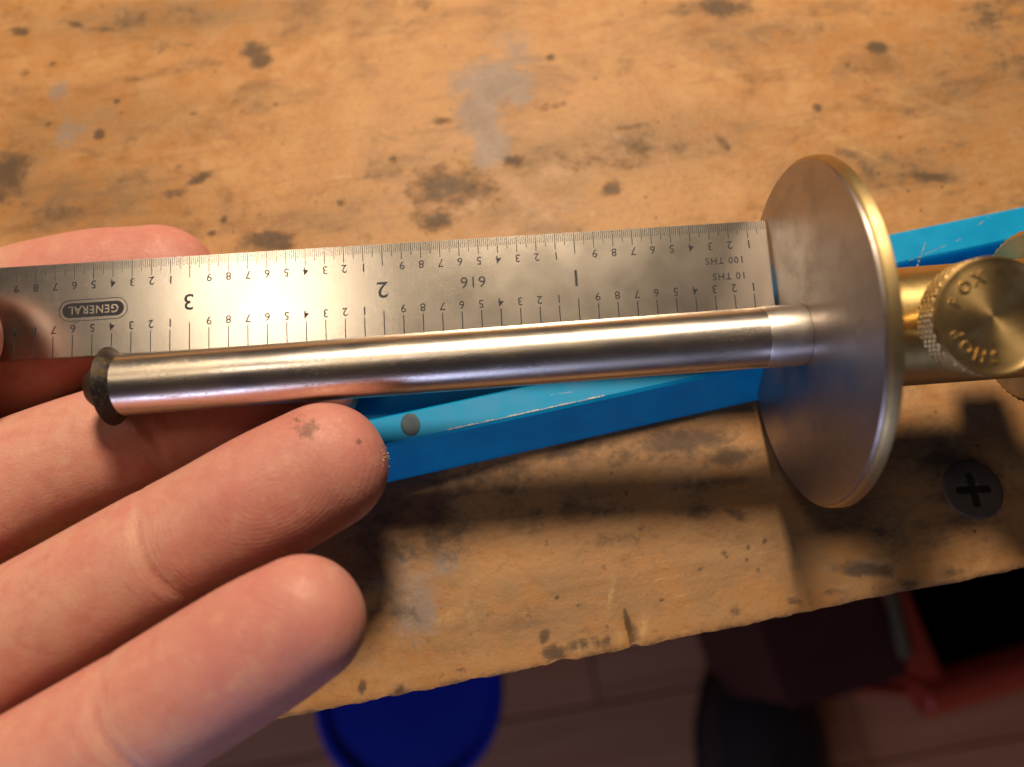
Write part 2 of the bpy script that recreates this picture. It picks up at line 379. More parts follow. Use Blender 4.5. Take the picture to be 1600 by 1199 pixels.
stain, film_shade, resid, chip = (np.zeros_like(UU) for _ in range(4))
def blob(field, px, py, rx, ry, a=1.0, rot=0.0, soft=2.0):
    u0, v0 = to_bench(PZ(px, py, 0))
    k = np.linalg.norm(PZ(px + 1, py, 0) - PZ(px, py, 0))
    th = math.radians(rot) - math.atan2(eu[1], eu[0])
    du, dv = UU - u0, VV - v0
    x = (math.cos(th) * du + math.sin(th) * dv) / (rx * k); y = (-math.sin(th) * du + math.cos(th) * dv) / (ry * k)
    np.maximum(field, a * np.exp(-(x * x + y * y) ** (soft / 2) * 0.8), out=field)
for b in ((395, 80, 20, 20, .75), (405, 96, 16, 14, .95), (285, 72, 42, 13, .42), (155, 210, 9, 11, 1.0), (183, 158, 6, 6, .95), (30, 50, 14, 9, .85), (118, 38, 14, 6, .7, -20), (165, 46, 26, 5, .6),
          (82, 100, 7, 7, .8), (40, 115, 9, 7, .7), (8, 275, 28, 58, .75), (270, 303, 28, 10, .65, 15), (310, 280, 20, 7, .9, 35), (532, 318, 8, 7, .85),
          (420, 375, 34, 14, .95), (440, 382, 18, 10, .9), (700, 295, 60, 34, .62), (740, 300, 40, 24, .55), (680, 345, 26, 16, .8), (660, 322, 14, 22, .6), (692, 190, 14, 8, .62), (1125, 12, 44, 20, .8), (1060, 20, 34, 10, .4),
          (1370, 75, 15, 11, .85), (1325, 102, 5, 5, .8), (860, 90, 8, 7, .8), (957, 295, 14, 11, .9, 20), (802, 252, 14, 9, .72), (985, 198, 24, 5, .6, 10), (1448, 278, 40, 9, .85, -5),
          (1320, 240, 32, 12, .45), (1345, 255, 28, 12, .45, -40), (1575, 233, 8, 7, .85), (1560, 20, 60, 36, .45), (1540, 70, 50, 26, .5, 10), (1585, 100, 40, 40, .4), (1278, 168, 9, 9, .7), (1128, 220, 10, 22, .55, 25),
          (1135, 230, 12, 6, .7, -60), (330, 365, 8, 6, .85), (350, 345, 6, 9, .7), (430, 163, 6, 5, .7), (380, 175, 9, 10, .45), (300, 210, 6, 9, .5), (303, 178, 9, 5, .5), (278, 260, 8, 5, .6), (615, 250, 9, 7, .5),
          (865, 165, 24, 7, .55, 12), (1410, 290, 8, 14, .5), (1540, 172, 14, 12, .42), (1500, 300, 30, 8, .45, 8), (660, 10, 18, 14, .5), (210, 215, 20, 5, .35), (75, 195, 6, 9, .55), (570, 370, 14, 8, .5), (530, 360, 22, 12, .3),
          (720, 715, 130, 34, .42, 10), (640, 830, 90, 70, .42), (880, 800, 120, 26, .40, 6), (1040, 700, 140, 26, .42, 10), (1400, 690, 160, 60, .34), (1420, 840, 120, 40, .32), (600, 960, 60, 60, .34), (1000, 870, 40, 24, .36), (1220, 60, 120, 26, .30, 10), (980, 240, 140, 30, .33, 10), (230, 30, 120, 24, .34, 8), (100, 330, 110, 26, .33), (1450, 240, 130, 30, .34, 10), (1540, 110, 90, 70, .36),
          # below the gauge
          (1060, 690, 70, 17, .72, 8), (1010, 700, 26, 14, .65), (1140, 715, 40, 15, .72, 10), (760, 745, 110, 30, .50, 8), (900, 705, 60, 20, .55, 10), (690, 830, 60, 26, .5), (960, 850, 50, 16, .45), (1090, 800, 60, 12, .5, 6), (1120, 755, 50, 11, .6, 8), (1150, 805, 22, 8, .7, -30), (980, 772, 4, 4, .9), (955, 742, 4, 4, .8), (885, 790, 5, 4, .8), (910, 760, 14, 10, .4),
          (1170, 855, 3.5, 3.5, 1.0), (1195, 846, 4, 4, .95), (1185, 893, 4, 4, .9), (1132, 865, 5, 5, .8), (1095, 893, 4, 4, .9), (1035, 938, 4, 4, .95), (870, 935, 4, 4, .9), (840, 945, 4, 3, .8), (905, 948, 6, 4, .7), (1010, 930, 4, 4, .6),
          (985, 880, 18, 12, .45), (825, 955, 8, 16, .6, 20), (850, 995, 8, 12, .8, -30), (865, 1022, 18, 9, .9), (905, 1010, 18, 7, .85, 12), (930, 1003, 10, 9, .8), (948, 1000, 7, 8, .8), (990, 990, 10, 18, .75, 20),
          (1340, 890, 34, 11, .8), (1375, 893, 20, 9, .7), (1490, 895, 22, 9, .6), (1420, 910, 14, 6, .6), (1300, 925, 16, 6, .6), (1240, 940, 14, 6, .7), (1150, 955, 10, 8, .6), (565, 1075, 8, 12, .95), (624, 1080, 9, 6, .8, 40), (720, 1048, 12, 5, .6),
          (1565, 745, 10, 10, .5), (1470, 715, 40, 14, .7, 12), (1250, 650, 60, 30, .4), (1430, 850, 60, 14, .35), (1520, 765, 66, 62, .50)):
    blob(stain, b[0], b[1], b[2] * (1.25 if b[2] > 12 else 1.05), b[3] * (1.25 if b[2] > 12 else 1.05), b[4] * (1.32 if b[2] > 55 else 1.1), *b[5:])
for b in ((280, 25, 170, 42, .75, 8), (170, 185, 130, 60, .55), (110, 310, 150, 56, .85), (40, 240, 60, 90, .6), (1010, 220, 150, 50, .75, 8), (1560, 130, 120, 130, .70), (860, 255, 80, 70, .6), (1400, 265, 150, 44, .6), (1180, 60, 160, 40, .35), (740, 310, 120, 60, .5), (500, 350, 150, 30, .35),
          (880, 940, 420, 80, .74, 11), (1180, 900, 300, 90, .70, 11), (640, 870, 110, 110, .95), (600, 800, 90, 90, .9), (900, 760, 260, 50, .70, 8), (1400, 740, 200, 90, .75), (720, 720, 120, 50, .55), (1080, 700, 140, 40, .6), (1460, 820, 160, 90, .55), (1350, 720, 120, 90, .6), (1100, 770, 120, 24, .5, 8), (700, 830, 90, 40, .5)):  # grime plus painted shade: dims the lit front strip, deepens the shadows
    blob(film_shade, *b)
for b in ((770, 128, 66, 40, .95), (750, 175, 36, 60, .85), (765, 225, 30, 46, .9), (800, 90, 44, 60, .55), (810, 150, 24, 20, .8), (90, 150, 16, 26, .75), (110, 205, 26, 40, .55), (655, 955, 46, 46, .70), (640, 900, 60, 40, .55), (700, 880, 26, 30, .5), (1330, 885, 46, 18, .5)):
    blob(resid, *b)
for b in ((700, 965, 22, 9, .5, 30), (735, 965, 3, 22, .7, 15), (955, 925, 3, 24, .6, -12), (1003, 985, 8, 16, .75, -25), (975, 995, 14, 8, .55, 20), (1450, 160, 80, 4, .35, -28), (1110, 110, 70, 4, .4, -28), (1340, 235, 50, 5, .5, -32), (1300, 210, 30, 4, .5, -32), (625, 5, 5, 12, .6), (416, 205, 3, 10, .5), (926, 335, 4, 4, 1.0), (905, 1014, 4, 8, .6), (925, 1008, 4, 6, .6)):
    blob(chip, *b)
for (p, q) in (((968, 935), (990, 1003)),):                       # the split in the edge
    a0, a1 = np.array(to_bench(PZ(*p, 0))), np.array(to_bench(PZ(*q, 0)))
    d = a1 - a0; t = np.clip(((UU - a0[0]) * d[0] + (VV - a0[1]) * d[1]) / (d @ d), 0, 1)
    dist = np.hypot(UU - a0[0] - t * d[0], VV - a0[1] - t * d[1])
    stain = np.maximum(stain, 1.3 * np.exp(-(dist / (0.12 + 0.33 * t)) ** 2)); ZZ -= 0.8 * t * np.exp(-(dist / (0.2 + 0.35 * t)) ** 2)
stain = np.maximum(stain, 0.55 * np.exp(-VV / 0.9))               # grime along the edge
nu, nv = len(us), len(vs_)
V = np.stack([UU, VV, ZZ], -1).reshape(-1, 3)
low = np.array([(u, max(-0.3, VV[0, i]) + 0.25, -22.0) for i, u in enumerate(us)]); far = np.array([(us[0], 700, -22.0), (us[-1], 700, -22.0)])
ids = np.arange(nu * nv).reshape(nv, nu)
faces = np.stack([ids[:-1, :-1], ids[:-1, 1:], ids[1:, 1:], ids[1:, :-1]], -1).reshape(-1, 4).tolist()
lb = nu * nv
faces += [(lb + i, lb + i + 1, i + 1, i) for i in range(nu - 1)]
faces.append(tuple([lb + nu, lb + nu + 1] + [lb + i for i in range(nu - 1, -1, -1)]))
faces.append(tuple([lb + nu + 1, lb + nu] + [int(i) for i in ids[-1, :]]))
faces.append(tuple([lb, *[int(i) for i in ids[:, 0]], lb + nu])); faces.append(tuple([lb + nu - 1, lb + nu + 1, *[int(i) for i in ids[::-1, -1]]]))
top = mesh('bench_top', np.vstack([V, low, far]), faces, M_bench, bench, True)
for nm, arr in (('stain', stain), ('film_shade', film_shade), ('residue', resid), ('chip', chip)):
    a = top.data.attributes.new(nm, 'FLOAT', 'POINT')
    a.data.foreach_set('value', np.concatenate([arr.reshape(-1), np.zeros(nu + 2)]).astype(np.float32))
autosmooth(top, 50)

# the cross-head screw sunk into the bench
def build_screw():
    R, rings, n = 4.35, 22, 72
    rr = np.linspace(0, 1, rings) ** 0.9 * R
    vs, fs = [], []
    for i, r in enumerate(rr):
        for k in range(n):
            a = 2 * math.pi * k / n; x, y = r * math.cos(a), r * math.sin(a)
            w = 0.62 - 0.06 * r
            ins = min(1.0, max(0, (w - min(abs(x), abs(y))) / 0.22)) * min(1.0, max(0, (2.45 - r) / 0.4))
            z = max(0.04, 0.32 - 0.010 * r * r - 1.5 * ins)
            if r > R - 0.3: z -= (r - R + 0.3) * 0.9
            vs.append((x, y, z))
    for i in range(rings - 1):
        for k in range(n):
            fs.append((i * n + k, (i + 1) * n + k, (i + 1) * n + (k + 1) % n, i * n + (k + 1) % n))
    b = len(vs)
    for k in range(n): vs.append((R * math.cos(2 * math.pi * k / n), R * math.sin(2 * math.pi * k / n), -1.5))
    for k in range(n): fs.append(((rings - 1) * n + k, b + k, b + (k + 1) % n, (rings - 1) * n + (k + 1) % n))
    o = mesh('screw_head', vs, fs, M_screw, bench); autosmooth(o, 60)
    o.data.materials.append(M_slot)
    for p in o.data.polygons:
        c = p.center / S
        if math.hypot(c.x, c.y) < 2.5 and c.z < 0.17: p.material_index = 1
    u, v = to_bench(PZ(1520, 765, 0)); o.location = (u * S, v * S, 0); o.rotation_euler = (0, 0, math.radians(-8))
    return o
build_screw()

# ------------------------------------------------------------------ blue channel bar on the bench
bd = np.array([math.cos(math.radians(12.9)), math.sin(math.radians(12.9)), 0]); bn = np.array([-bd[1], bd[0], 0])
B0 = np.array([-13.6, -10.8, 0.0])
bar = empty('blue_channel_bar', B0, bd, bn, (0, 0, 1))
tag(bar, 'bright blue metal channel bar lying on the bench under the steel ruler', 'metal bar')
BH, BW = 7.0, 15.5
prof = [(-3.0, 0.02), (BW + 0.3, 0.02), (BW + 0.1, BH - 0.5), (BW - 0.4, BH), (BW - 4.7, BH), (BW - 5.0, BH - 0.3), (BW - 5.2, BH - 4.6),
        (4.6, BH - 4.6), (4.3, BH - 0.3), (4.0, BH), (0.45, BH), (0.0, BH - 0.35), (-1.3, BH - 3.2), (-2.9, 0.7)]
x0b, x1b = -24.0, 150.0
xs = [x0b, x0b + 0.4, x1b - 0.4, x1b]
vs, fs = [], []
for i, x in enumerate(xs):
    k = 0.25 if i in (0, 3) else 0
    cy, cz = BW / 2, BH / 2
    for y, z in prof: vs.append((x, y + (cy - y) * 0.03 * (k > 0), z + (cz - z) * 0.04 * (k > 0)))
npf = len(prof)
for i in range(3):
    for k in range(npf): fs.append((i * npf + k, i * npf + (k + 1) % npf, (i + 1) * npf + (k + 1) % npf, (i + 1) * npf + k))
# the end caps: floor strip plus two walls
for i, rev in ((0, True), (3, False)):
    o_ = i * npf
    for q in ((0, 1, 6, 7), (1, 2, 3, 4, 5, 6), (0, 7, 8, 9, 10, 11, 12, 13)):
        f = [o_ + j for j in q]; fs.append(tuple(reversed(f)) if rev else tuple(f))
ch = mesh('channel', vs, fs, M_blue, bar)
bm = bmesh.new(); bm.from_mesh(ch.data); bmesh.ops.recalc_face_normals(bm, faces=bm.faces); bm.to_mesh(ch.data); bm.free()
def bar_local(px, py, z=BH): d = PZ(px, py, z) - B0; return float(d @ bd), float(d @ bn)
rx_, ry_ = bar_local(641, 662)
M_rivet = mat_plain('dulled_rivet', (0.045, 0.075, 0.105), 0.6, 0.2, 0.6, 0.7, 0.03)
riv = lathe('rivet', [(0, 1.3), (0.06, 1.24), (0.09, 1.0), (0.05, 0.7), (0.04, 0.0)], M_rivet, bar, 32)
riv.scale = (1, 1.25, 1); riv.rotation_euler = (0, math.radians(-90), 0); riv.location = (rx_ * S, min(ry_, 2.3) * S, (BH + 0.02) * S)
random.seed(5)
bm = bmesh.new()                                                  # bare metal where the paint has rubbed off the edge
x = bar_local(700, 676)[0]; xe = bar_local(945, 622)[0]
while x < xe:
    L = random.uniform(0.25, 1.2); w = random.uniform(0.05, 0.20)
    box_bm(bm, x, x + L, 0.42, 0.42 + w, BH + 0.002, BH + 0.012); x += L + random.uniform(0.02, 0.18)
for (a, b, w) in (((1448, 372), (1432, 420), 0.22), ((1420, 408), (1505, 372), 0.10), ((1545, 340), (1528, 352), 0.2), ((860, 617), (900, 612), 0.07)):
    (ax, ay), (bx, by) = bar_local(*a), bar_local(*b)
    L = math.hypot(bx - ax, by - ay); m = Matrix.Translation((ax, ay, 0)) @ Matrix.Rotation(math.atan2(by - ay, bx - ax), 4, 'Z')
    n = 7
    for k in range(n):
        if random.random() < 0.85: box_bm(bm, L * k / n, L * (k + random.uniform(0.5, 0.95)) / n, -w * random.uniform(.2, .5), w * random.uniform(.2, .5), BH + 0.002, BH + 0.008, m)
for v in bm.verts:
    if v.co.x < x0b or v.co.y > BW - 0.5: v.co.y = min(v.co.y, BW - 0.5)
wear = bm_obj('paint_scratches', bm, M_bare, bar)
tag(wear, kind='stuff')

# ------------------------------------------------------------------ steel rule
ra = math.radians(3.53); rt = math.radians(9.0)
rx = -(AX * math.cos(ra) + AU * math.sin(ra)); up_ = -AX * math.sin(ra) + AU * math.cos(ra)
ry = -up_ * math.cos(rt) - AF * math.sin(rt); rz = np.cross(rx, ry)
RO = P(1204.0, 416.7, 99.7)
rule = empty('steel_ruler', RO, rx, ry, rz)
tag(rule, 'thin steel ruler with tenths and hundredths scales, pinched between thumb and finger', 'ruler')
W = 12.7; TH = 0.6
bm = bmesh.new(); box_bm(bm, 0, 152.4, -W / 2, W / 2, -TH, 0)
bmesh.ops.bevel(bm, geom=list(bm.edges), offset=0.09, segments=2, affect='EDGES')
plate = bm_obj('plate', bm, M_rule, rule); autosmooth(plate, 60)
IN = 25.4
def vy(f): return -W / 2 + W * f                                 # 0 = hundredths edge, 1 = tenths edge
h100, t10, t100 = Bag(), Bag(), Bag()
for i in range(1, 600):
    x = i * 0.01 * IN
    if i % 100 == 0: L, w = 0.235, 0.055
    elif i % 10 == 0: L, w = 0.178, 0.050
    elif i % 5 == 0: L, w = 0.135, 0.040
    else: L, w = 0.095, 0.030
    (t100 if i % 10 == 0 else h100).prism(x, vy(0.006), vy(L), w, 0.018, 0.001)
for i in range(1, 60):
    x = i * 0.1 * IN
    t10.prism(x, vy(0.715 if i % 10 == 0 else 0.775), vy(0.994), 0.062, 0.02, 0.001)
tag(mesh('hundredths_graduations', h100.v, h100.f, M_mark, rule), kind='stuff')
tag(mesh('tenth_lines', t100.v, t100.f, M_mark, rule), kind='stuff'); tag(mesh('tenths_graduations', t10.v, t10.f, M_mark, rule), kind='stuff')
dig = {str(d): text_arrays(str(d), 1.08, 0.005, 0.006) for d in range(10)}
big = {str(d): text_arrays(str(d), 2.15, 0.004, 0.007) for d in range(1, 7)}
d100, d10 = Bag(), Bag()
for i in range(1, 60):
    d = str(i % 10)
    if d == '0':
        v, f = big[str(i // 10)]
        if i // 10 < 6:
            dinch = Bag(); dinch.add(v, f, (i * 0.1 * IN + 0.1, vy(0.495), 0.006), sx=1.05)
            mesh('inch_numeral', dinch.v, dinch.f, M_mark, rule)
        continue
    v, f = dig[d]
    d100.add(v, f, (i * 0.1 * IN - 0.05, vy(0.245), 0.006), random.uniform(-.04, .04))
    d10.add(v, f, (i * 0.1 * IN - 0.02, vy(0.705), 0.006), random.uniform(-.04, .04))
tag(mesh('hundredths_numerals', d100.v, d100.f, M_mark, rule), kind='stuff'); tag(mesh('tenths_numerals', d10.v, d10.f, M_mark, rule), kind='stuff'); None
for txt, size, off, sp, at_ in (('100 THS', 0.92, 0.008, 1.15, (6.0, vy(0.405), 0.006)), ('10 THS', 0.92, 0.008, 1.15, (5.6, vy(0.575), 0.006)), ('616', 1.5, 0.002, 1.1, (1.535 * IN, vy(0.47), 0.006))):
    v, f = text_arrays(txt, size, off, 0.005, spacing=sp); leg = Bag(); leg.add(v, f, at_)
    mesh('lettering', leg.v, leg.f, M_mark, rule)
def pill(bm, cx, cy, hl, r, z, r_in=None, h=0.01):               # rounded bar or outline
    n = 16; ring = []
    def pts(rad):
        return [(cx + hl * sx + rad * math.cos(a), cy + rad * math.sin(a)) for sx, a0 in ((1, -math.pi / 2), (-1, math.pi / 2)) for a in [a0 + math.pi * k / n for k in range(n + 1)]]
    o = [bm.verts.new((x, y, z + h)) for x, y in pts(r)]
    if r_in is None: bm.faces.new(o)
    else:
        i = [bm.verts.new((x, y, z + h)) for x, y in pts(r_in)]
        for k in range(len(o)):
            k2 = (k + 1) % len(o); bm.faces.new((o[k], o[k2], i[k2], i[k]))
gx, gy = 3.497 * IN, vy(0.512)
bm = bmesh.new(); pill(bm, gx, gy, 3.05, 0.98, 0.0); pill(bm, gx, gy, 3.05, 1.46, 0.0, 1.36)
em = bm_obj('maker_emblem', bm, M_mark, rule)
eb = Bag(); v, f = text_arrays('GENERAL', 1.15, 0.022, 0.004, spacing=1.12); 
sx_ = 6.6 / (v[:, 0].max() - v[:, 0].min()); eb.add(v, f, (gx, gy, 0.016), sx=sx_)
mesh('emblem_lettering', eb.v, eb.f, M_rule, em)

# ------------------------------------------------------------------ brass and steel wheel marking gauge
ga = math.radians(4.28)
gxv = AX * math.cos(ga) + AU * math.sin(ga); gyv = -AX * math.sin(ga) + AU * math.cos(ga); gzv = -AF
GO = P(1253, 523.0, 91.5)
gauge = empty('marking_gauge', GO, gxv, gyv, gzv)
tag(gauge, 'wheel marking gauge with steel rod, round fence disc and brass thumbscrew', 'marking gauge')
RR = 3.65
lathe('rod', [(-82.0, 0), (-82.0, RR - 0.15), (-81.9, RR), (-4.8, RR), (-4.8, RR - 0.2), (-1, RR - 0.2), (62, RR - 0.2), (62.5, RR - 0.6), (62.5, 0)], M_rod, gauge, 128)
lathe('bushing', [(-4.85, RR - 0.3), (-4.85, RR + 0.02), (-4.75, RR + 0.06), (-0.10, RR + 0.06), (0.1, RR - 0.02), (0.4, RR - 0.05)], M_bush, gauge, 128)
wheel = lathe('cutting_wheel', [(-81.9, RR - 0.5), (-81.72, RR + 0.03), (-81.85, RR + 0.12), (-83.05, 4.74), (-83.12, 4.76), (-83.2, 4.70), (-83.5, 3.4), (-83.6, 2.6), (-83.6, 0)], M_dark, gauge, 128)
M_dome = mat_satin('dull_screw_steel', (0.16, 0.135, 0.12), 0.40, smudge=0.7)
lathe('wheel_screw', [(-83.5, 2.75), (-84.2, 2.75), (-84.9, 2.5), (-85.6, 1.9), (-86.1, 1.0), (-86.25, 0)], M_dome, wheel, 48)
fence = lathe('fence_disc', [(0.0, RR + 0.10), (0.0, 19.95), (0.06, 20.15), (0.32, 20.30), (0.9, 20.3), (0.9, RR + 0.2)], M_face, gauge, 160)
lathe('brass_rim', [(0.30, 20.28), (0.30, 20.40), (0.50, 20.62), (0.62, 20.68), (1.50, 20.70), (1.66, 20.58), (1.74, 20.35), (1.75, 19.0), (1.75, 7.0), (0.95, 7.0), (0.95, 20.28)], M_rim, fence, 160)
lathe('brass_barrel', [(1.70, 6.0), (1.70, 7.3), (2.3, 7.1), (26.5, 7.1), (26.5, 5.0)], M_brass, gauge, 96)
# adjusting nut with a coin edge
nseg = 180
vs, fs = [], []
pn = [(27.0, RR), (27.0, 9.9), (27.5, 10.4), (33.5, 10.4), (34.0, 9.9), (34.0, RR)]
for x, r in pn:
    for k in range(nseg):
        rk = r + (0.16 if (k % 3 == 0 and r > 10) else 0); a = 2 * math.pi * k / nseg
        vs.append((x, rk * math.cos(a), rk * math.sin(a)))
for i in range(len(pn) - 1):
    for k in range(nseg): fs.append((i * nseg + k, (i + 1) * nseg + k, (i + 1) * nseg + (k + 1) % nseg, i * nseg + (k + 1) % nseg))
autosmooth(mesh('adjusting_nut', vs, fs, M_brass, gauge), 25)
# thumbscrew: local frame Z towards the lens
HX, HY = 13.1, -0.15
ts = []
n = 152; R = 6.02; z0, z1 = 12.6, 15.7
vs, fs = [], []
def ring(r, z): 
    i = len(vs)
    for k in range(n): a = 2 * math.pi * k / n; vs.append((HX + r * math.cos(a), HY + r * math.sin(a), z))
    return i
def skin(a, b):
    for k in range(n): fs.append((a + k, a + (k + 1) % n, b + (k + 1) % n, b + k))
prev = None
for r, z in ((2.4, 6.6), (2.4, 11.6), (2.6, 12.0), (5.2, 12.3), (5.75, z0)):
    c = ring(r, z)
    if prev is not None: skin(prev, c)
    prev = c
rows = 16
for i in range(rows + 1):                                        # diamond knurl
    c = len(vs); z = z0 + (z1 - z0) * i / rows
    for k in range(n):
        a = 2 * math.pi * k / n
        p1, p2 = (k + i) % 4, (k - i) % 4
        r = R - 0.13 * (p1 == 0) - 0.13 * (p2 == 0) - (0.12 if i in (0, rows - 1, rows) else 0) - 0.08 * (i == rows)
        vs.append((HX + r * math.cos(a), HY + r * math.sin(a), z))
    skin(prev, c); prev = c
head = mesh('thumbscrew', vs, fs, M_brass, gauge)
vs, fs = [], []; prev = None
for r, z in ((5.98, z1 - 0.25), (5.99, z1 + 0.06), (5.90, z1 + 0.19), (5.75, z1 + 0.22), (5.60, z1 + 0.15), (5.52, z1 + 0.10), (5.0, z1 + 0.08), (3.0, z1 + 0.03), (1.2, z1 - 0.02), (0.25, z1 - 0.06)):
    c = ring(r, z)
    if prev is not None: skin(prev, c)
    prev = c
vs = [(x - HX, y - HY, z) for x, y, z in vs]
vs.append((0, 0, z1 - 0.07)); fs += [(prev + k, prev + (k + 1) % n, len(vs) - 1) for k in range(n)]
cap = mesh('thumbscrew_face', vs, fs, M_brass_turned, head); autosmooth(cap, 40); cap.location = (HX * S, HY * S, 0)
lt = Bag()
# letters run clockwise round the face, their tops outwards (angle measured in the gauge's own frame)
for chh, ang in (('S', 268), ('H', 247), ('O', 225), ('P', 202), ('F', 156), ('O', 131), ('X', 108)):
    v, f = text_arrays(chh, 1.22, 0.012, 0.07, bevel=0.012, res=4)
    a = math.radians(ang); rad = 4.1
    lt.add(v, f, (rad * math.cos(a), rad * math.sin(a), z1 + 0.085), a - math.pi / 2)
mesh('raised_lettering', lt.v, lt.f, M_brass, cap)

# ------------------------------------------------------------------ the hand
def spline(pts, m):
    pts = np.asarray(pts, float); n = len(pts)
    ext = np.vstack([2 * pts[0] - pts[1], pts, 2 * pts[-1] - pts[-2]])
    out = []
    for i in range(n - 1):
        p0, p1, p2, p3 = ext[i], ext[i + 1], ext[i + 2], ext[i + 3]
        for t in np.linspace(0, 1, m, endpoint=False):
            out.append(0.5 * ((2 * p1) + (-p0 + p2) * t + (2 * p0 - 5 * p1 + 4 * p2 - p3) * t * t + (-p0 + 3 * p1 - 3 * p2 + p3) * t ** 3))
    out.append(pts[-1]); return np.array(out)
def limb(bm, ctrl, capk=0.92, n=40, m=10, sharp=2.0):
    """ctrl rows: px, py, depth, in-plane radius (photo pixels), thickness ratio; the last row is the tip"""
    rows = []
    for px, py, d, r, k in ctrl:
        rmm = r * d / FPX; rows.append([*P(px, py, d), rmm, rmm * k])
    c = spline(rows, m)
    pos, ra_, rb_ = c[:, :3], c[:, 3], c[:, 4]
    tan = np.gradient(pos, axis=0); tan /= np.linalg.norm(tan, axis=1)[:, None]
    rings = []
    def add(p, t, a, b):
        s = np.cross(t, -AF); s /= np.linalg.norm(s); q = np.cross(s, t)
        ring = []
        for k in range(n):
            th = 2 * math.pi * k / n; cx, sy = math.cos(th), math.sin(th)
            ring.append(bm.verts.new(p + s * a * cx + q * b * sy))
        rings.append(ring)
    for p, t, a, b in zip(pos, tan, ra_, rb_): add(p, t, a, b)
    pe, te, ae, be = pos[-1], tan[-1], ra_[-1], rb_[-1]
    for i in range(1, 11):                                       # rounded end
        th = math.pi / 2 * i / 10.5
        add(pe + te * capk * ae * math.sin(th), te, ae * math.cos(th) ** (2 / sharp), be * math.cos(th) ** (2 / sharp))
    for a, b in zip(rings[:-1], rings[1:]):
        for k in range(n): bm.faces.new((a[k], a[(k + 1) % n], b[(k + 1) % n], b[k]))
    bm.faces.new(list(reversed(rings[0]))); bm.faces.new(rings[-1])
    tip = pe + te * capk * ae
    path = np.vstack([pos, tip]); rad = np.append(ra_, ae * 0.6)
    seg = np.linalg.norm(np.diff(path, axis=0), axis=1); along = np.concatenate([np.cumsum(seg[::-1])[::-1], [0]])
    return path, rad, along
bm = bmesh.new()
F = {}
F['ring'] = limb(bm, [(-420, 1290, 76, 150, 1.0), (-260, 1175, 80, 126, .98), (-120, 1086, 84, 116, .95), (0, 1012, 87, 113, .93), (120, 941, 88, 108, .92), (240, 871, 89, 104, .90), (320, 827, 89.4, 102, .88), (420, 775, 89.6, 105, .88), (505, 730, 90, 101, .84)], 1.0, sharp=2.15)
F['little'] = limb(bm, [(-430, 1540, 68, 170, 1.0), (-260, 1420, 71, 140, .98), (-120, 1334, 74, 126, .95), (0, 1258, 76, 122, .93), (110, 1192, 77, 119, .92), (220, 1124, 77.5, 114, .88), (330, 1055, 78, 112, .88), (410, 1006, 78, 110, .86), (470, 970, 78, 103, .84)], 0.98, sharp=2.15)
F['middle'] = limb(bm, [(-430, 1020, 82, 140, 1.0), (-280, 925, 88, 118, .98), (-130, 835, 94, 108, .95), (0, 768, 98, 104, .90), (90, 728, 99.5, 99, .88), (190, 692, 101, 95, .86), (300, 656, 102.5, 92, .85), (400, 624, 103, 92, .84), (475, 602, 103.5, 86, .82)], 1.0, sharp=2.15)
F['index'] = limb(bm, [(-430, 760, 86, 140, 1.0), (-330, 690, 92, 122, .95), (-210, 610, 99, 124, .85), (-110, 566, 104, 126, .72), (-20, 530, 106.5, 128, .66), (70, 498, 107.5, 124, .66), (160, 466, 108.3, 110, .72), (240, 446, 108.8, 94, .78)], 1.06, sharp=2.2)
F['thumb'] = limb(bm, [(-760, 900, 78, 200, 1.0), (-560, 740, 80, 165, .95), (-400, 640, 83, 135, .9), (-290, 582, 87, 126, .85), (-205, 546, 89.5, 130, .76), (-130, 526, 91.5, 114, .70)], 1.0, sharp=2.1)
limb(bm, [(-1500, 1750, 62, 300, 0.85), (-1150, 1450, 66, 330, .72), (-860, 1270, 70, 420, .55), (-600, 1180, 74, 440, .45), (-470, 1150, 77, 400, .40)], 0.35)
limb(bm, [(-900, 1250, 70, 260, .8), (-800, 1020, 74, 230, .85), (-700, 880, 78, 200, .9)], 0.6)      # ball of the thumb
bmesh.ops.scale(bm, vec=(S, S, S), verts=bm.verts)
me = bpy.data.meshes.new('hand'); bm.to_mesh(me); bm.free()
tmp = bpy.data.objects.new('hand', me); col.objects.link(tmp)
r = tmp.modifiers.new('r', 'REMESH'); r.mode = 'VOXEL'; r.voxel_size = 0.55 * S; r.adaptivity = 0
s_ = tmp.modifiers.new('s', 'SMOOTH'); s_.factor = 0.5; s_.iterations = 8
dg = bpy.context.evaluated_depsgraph_get(); dg.update()
hm = bpy.data.meshes.new_from_object(tmp.evaluated_get(dg)); bpy.data.objects.remove(tmp); bpy.data.meshes.remove(me)
hm.name = 'hand'
nvt = len(hm.vertices); co = np.empty(nvt * 3); hm.vertices.foreach_get('co', co); co = co.reshape(-1, 3) / S
fuv_ = np.zeros((nvt, 3)); best = np.full(nvt, 1e9); along = np.full(nvt, 200.0); tip = np.zeros(nvt); crease = np.full(nvt, 9.0); ridge = np.zeros(nvt); rw = np.zeros(nvt)
CR = {'ring': (27.5, 51.5, 76), 'little': (25.5, 45.0, 66), 'middle': (27.0, 50.0, 76), 'index': (26.0, 47.0), 'thumb': (31.0,)}
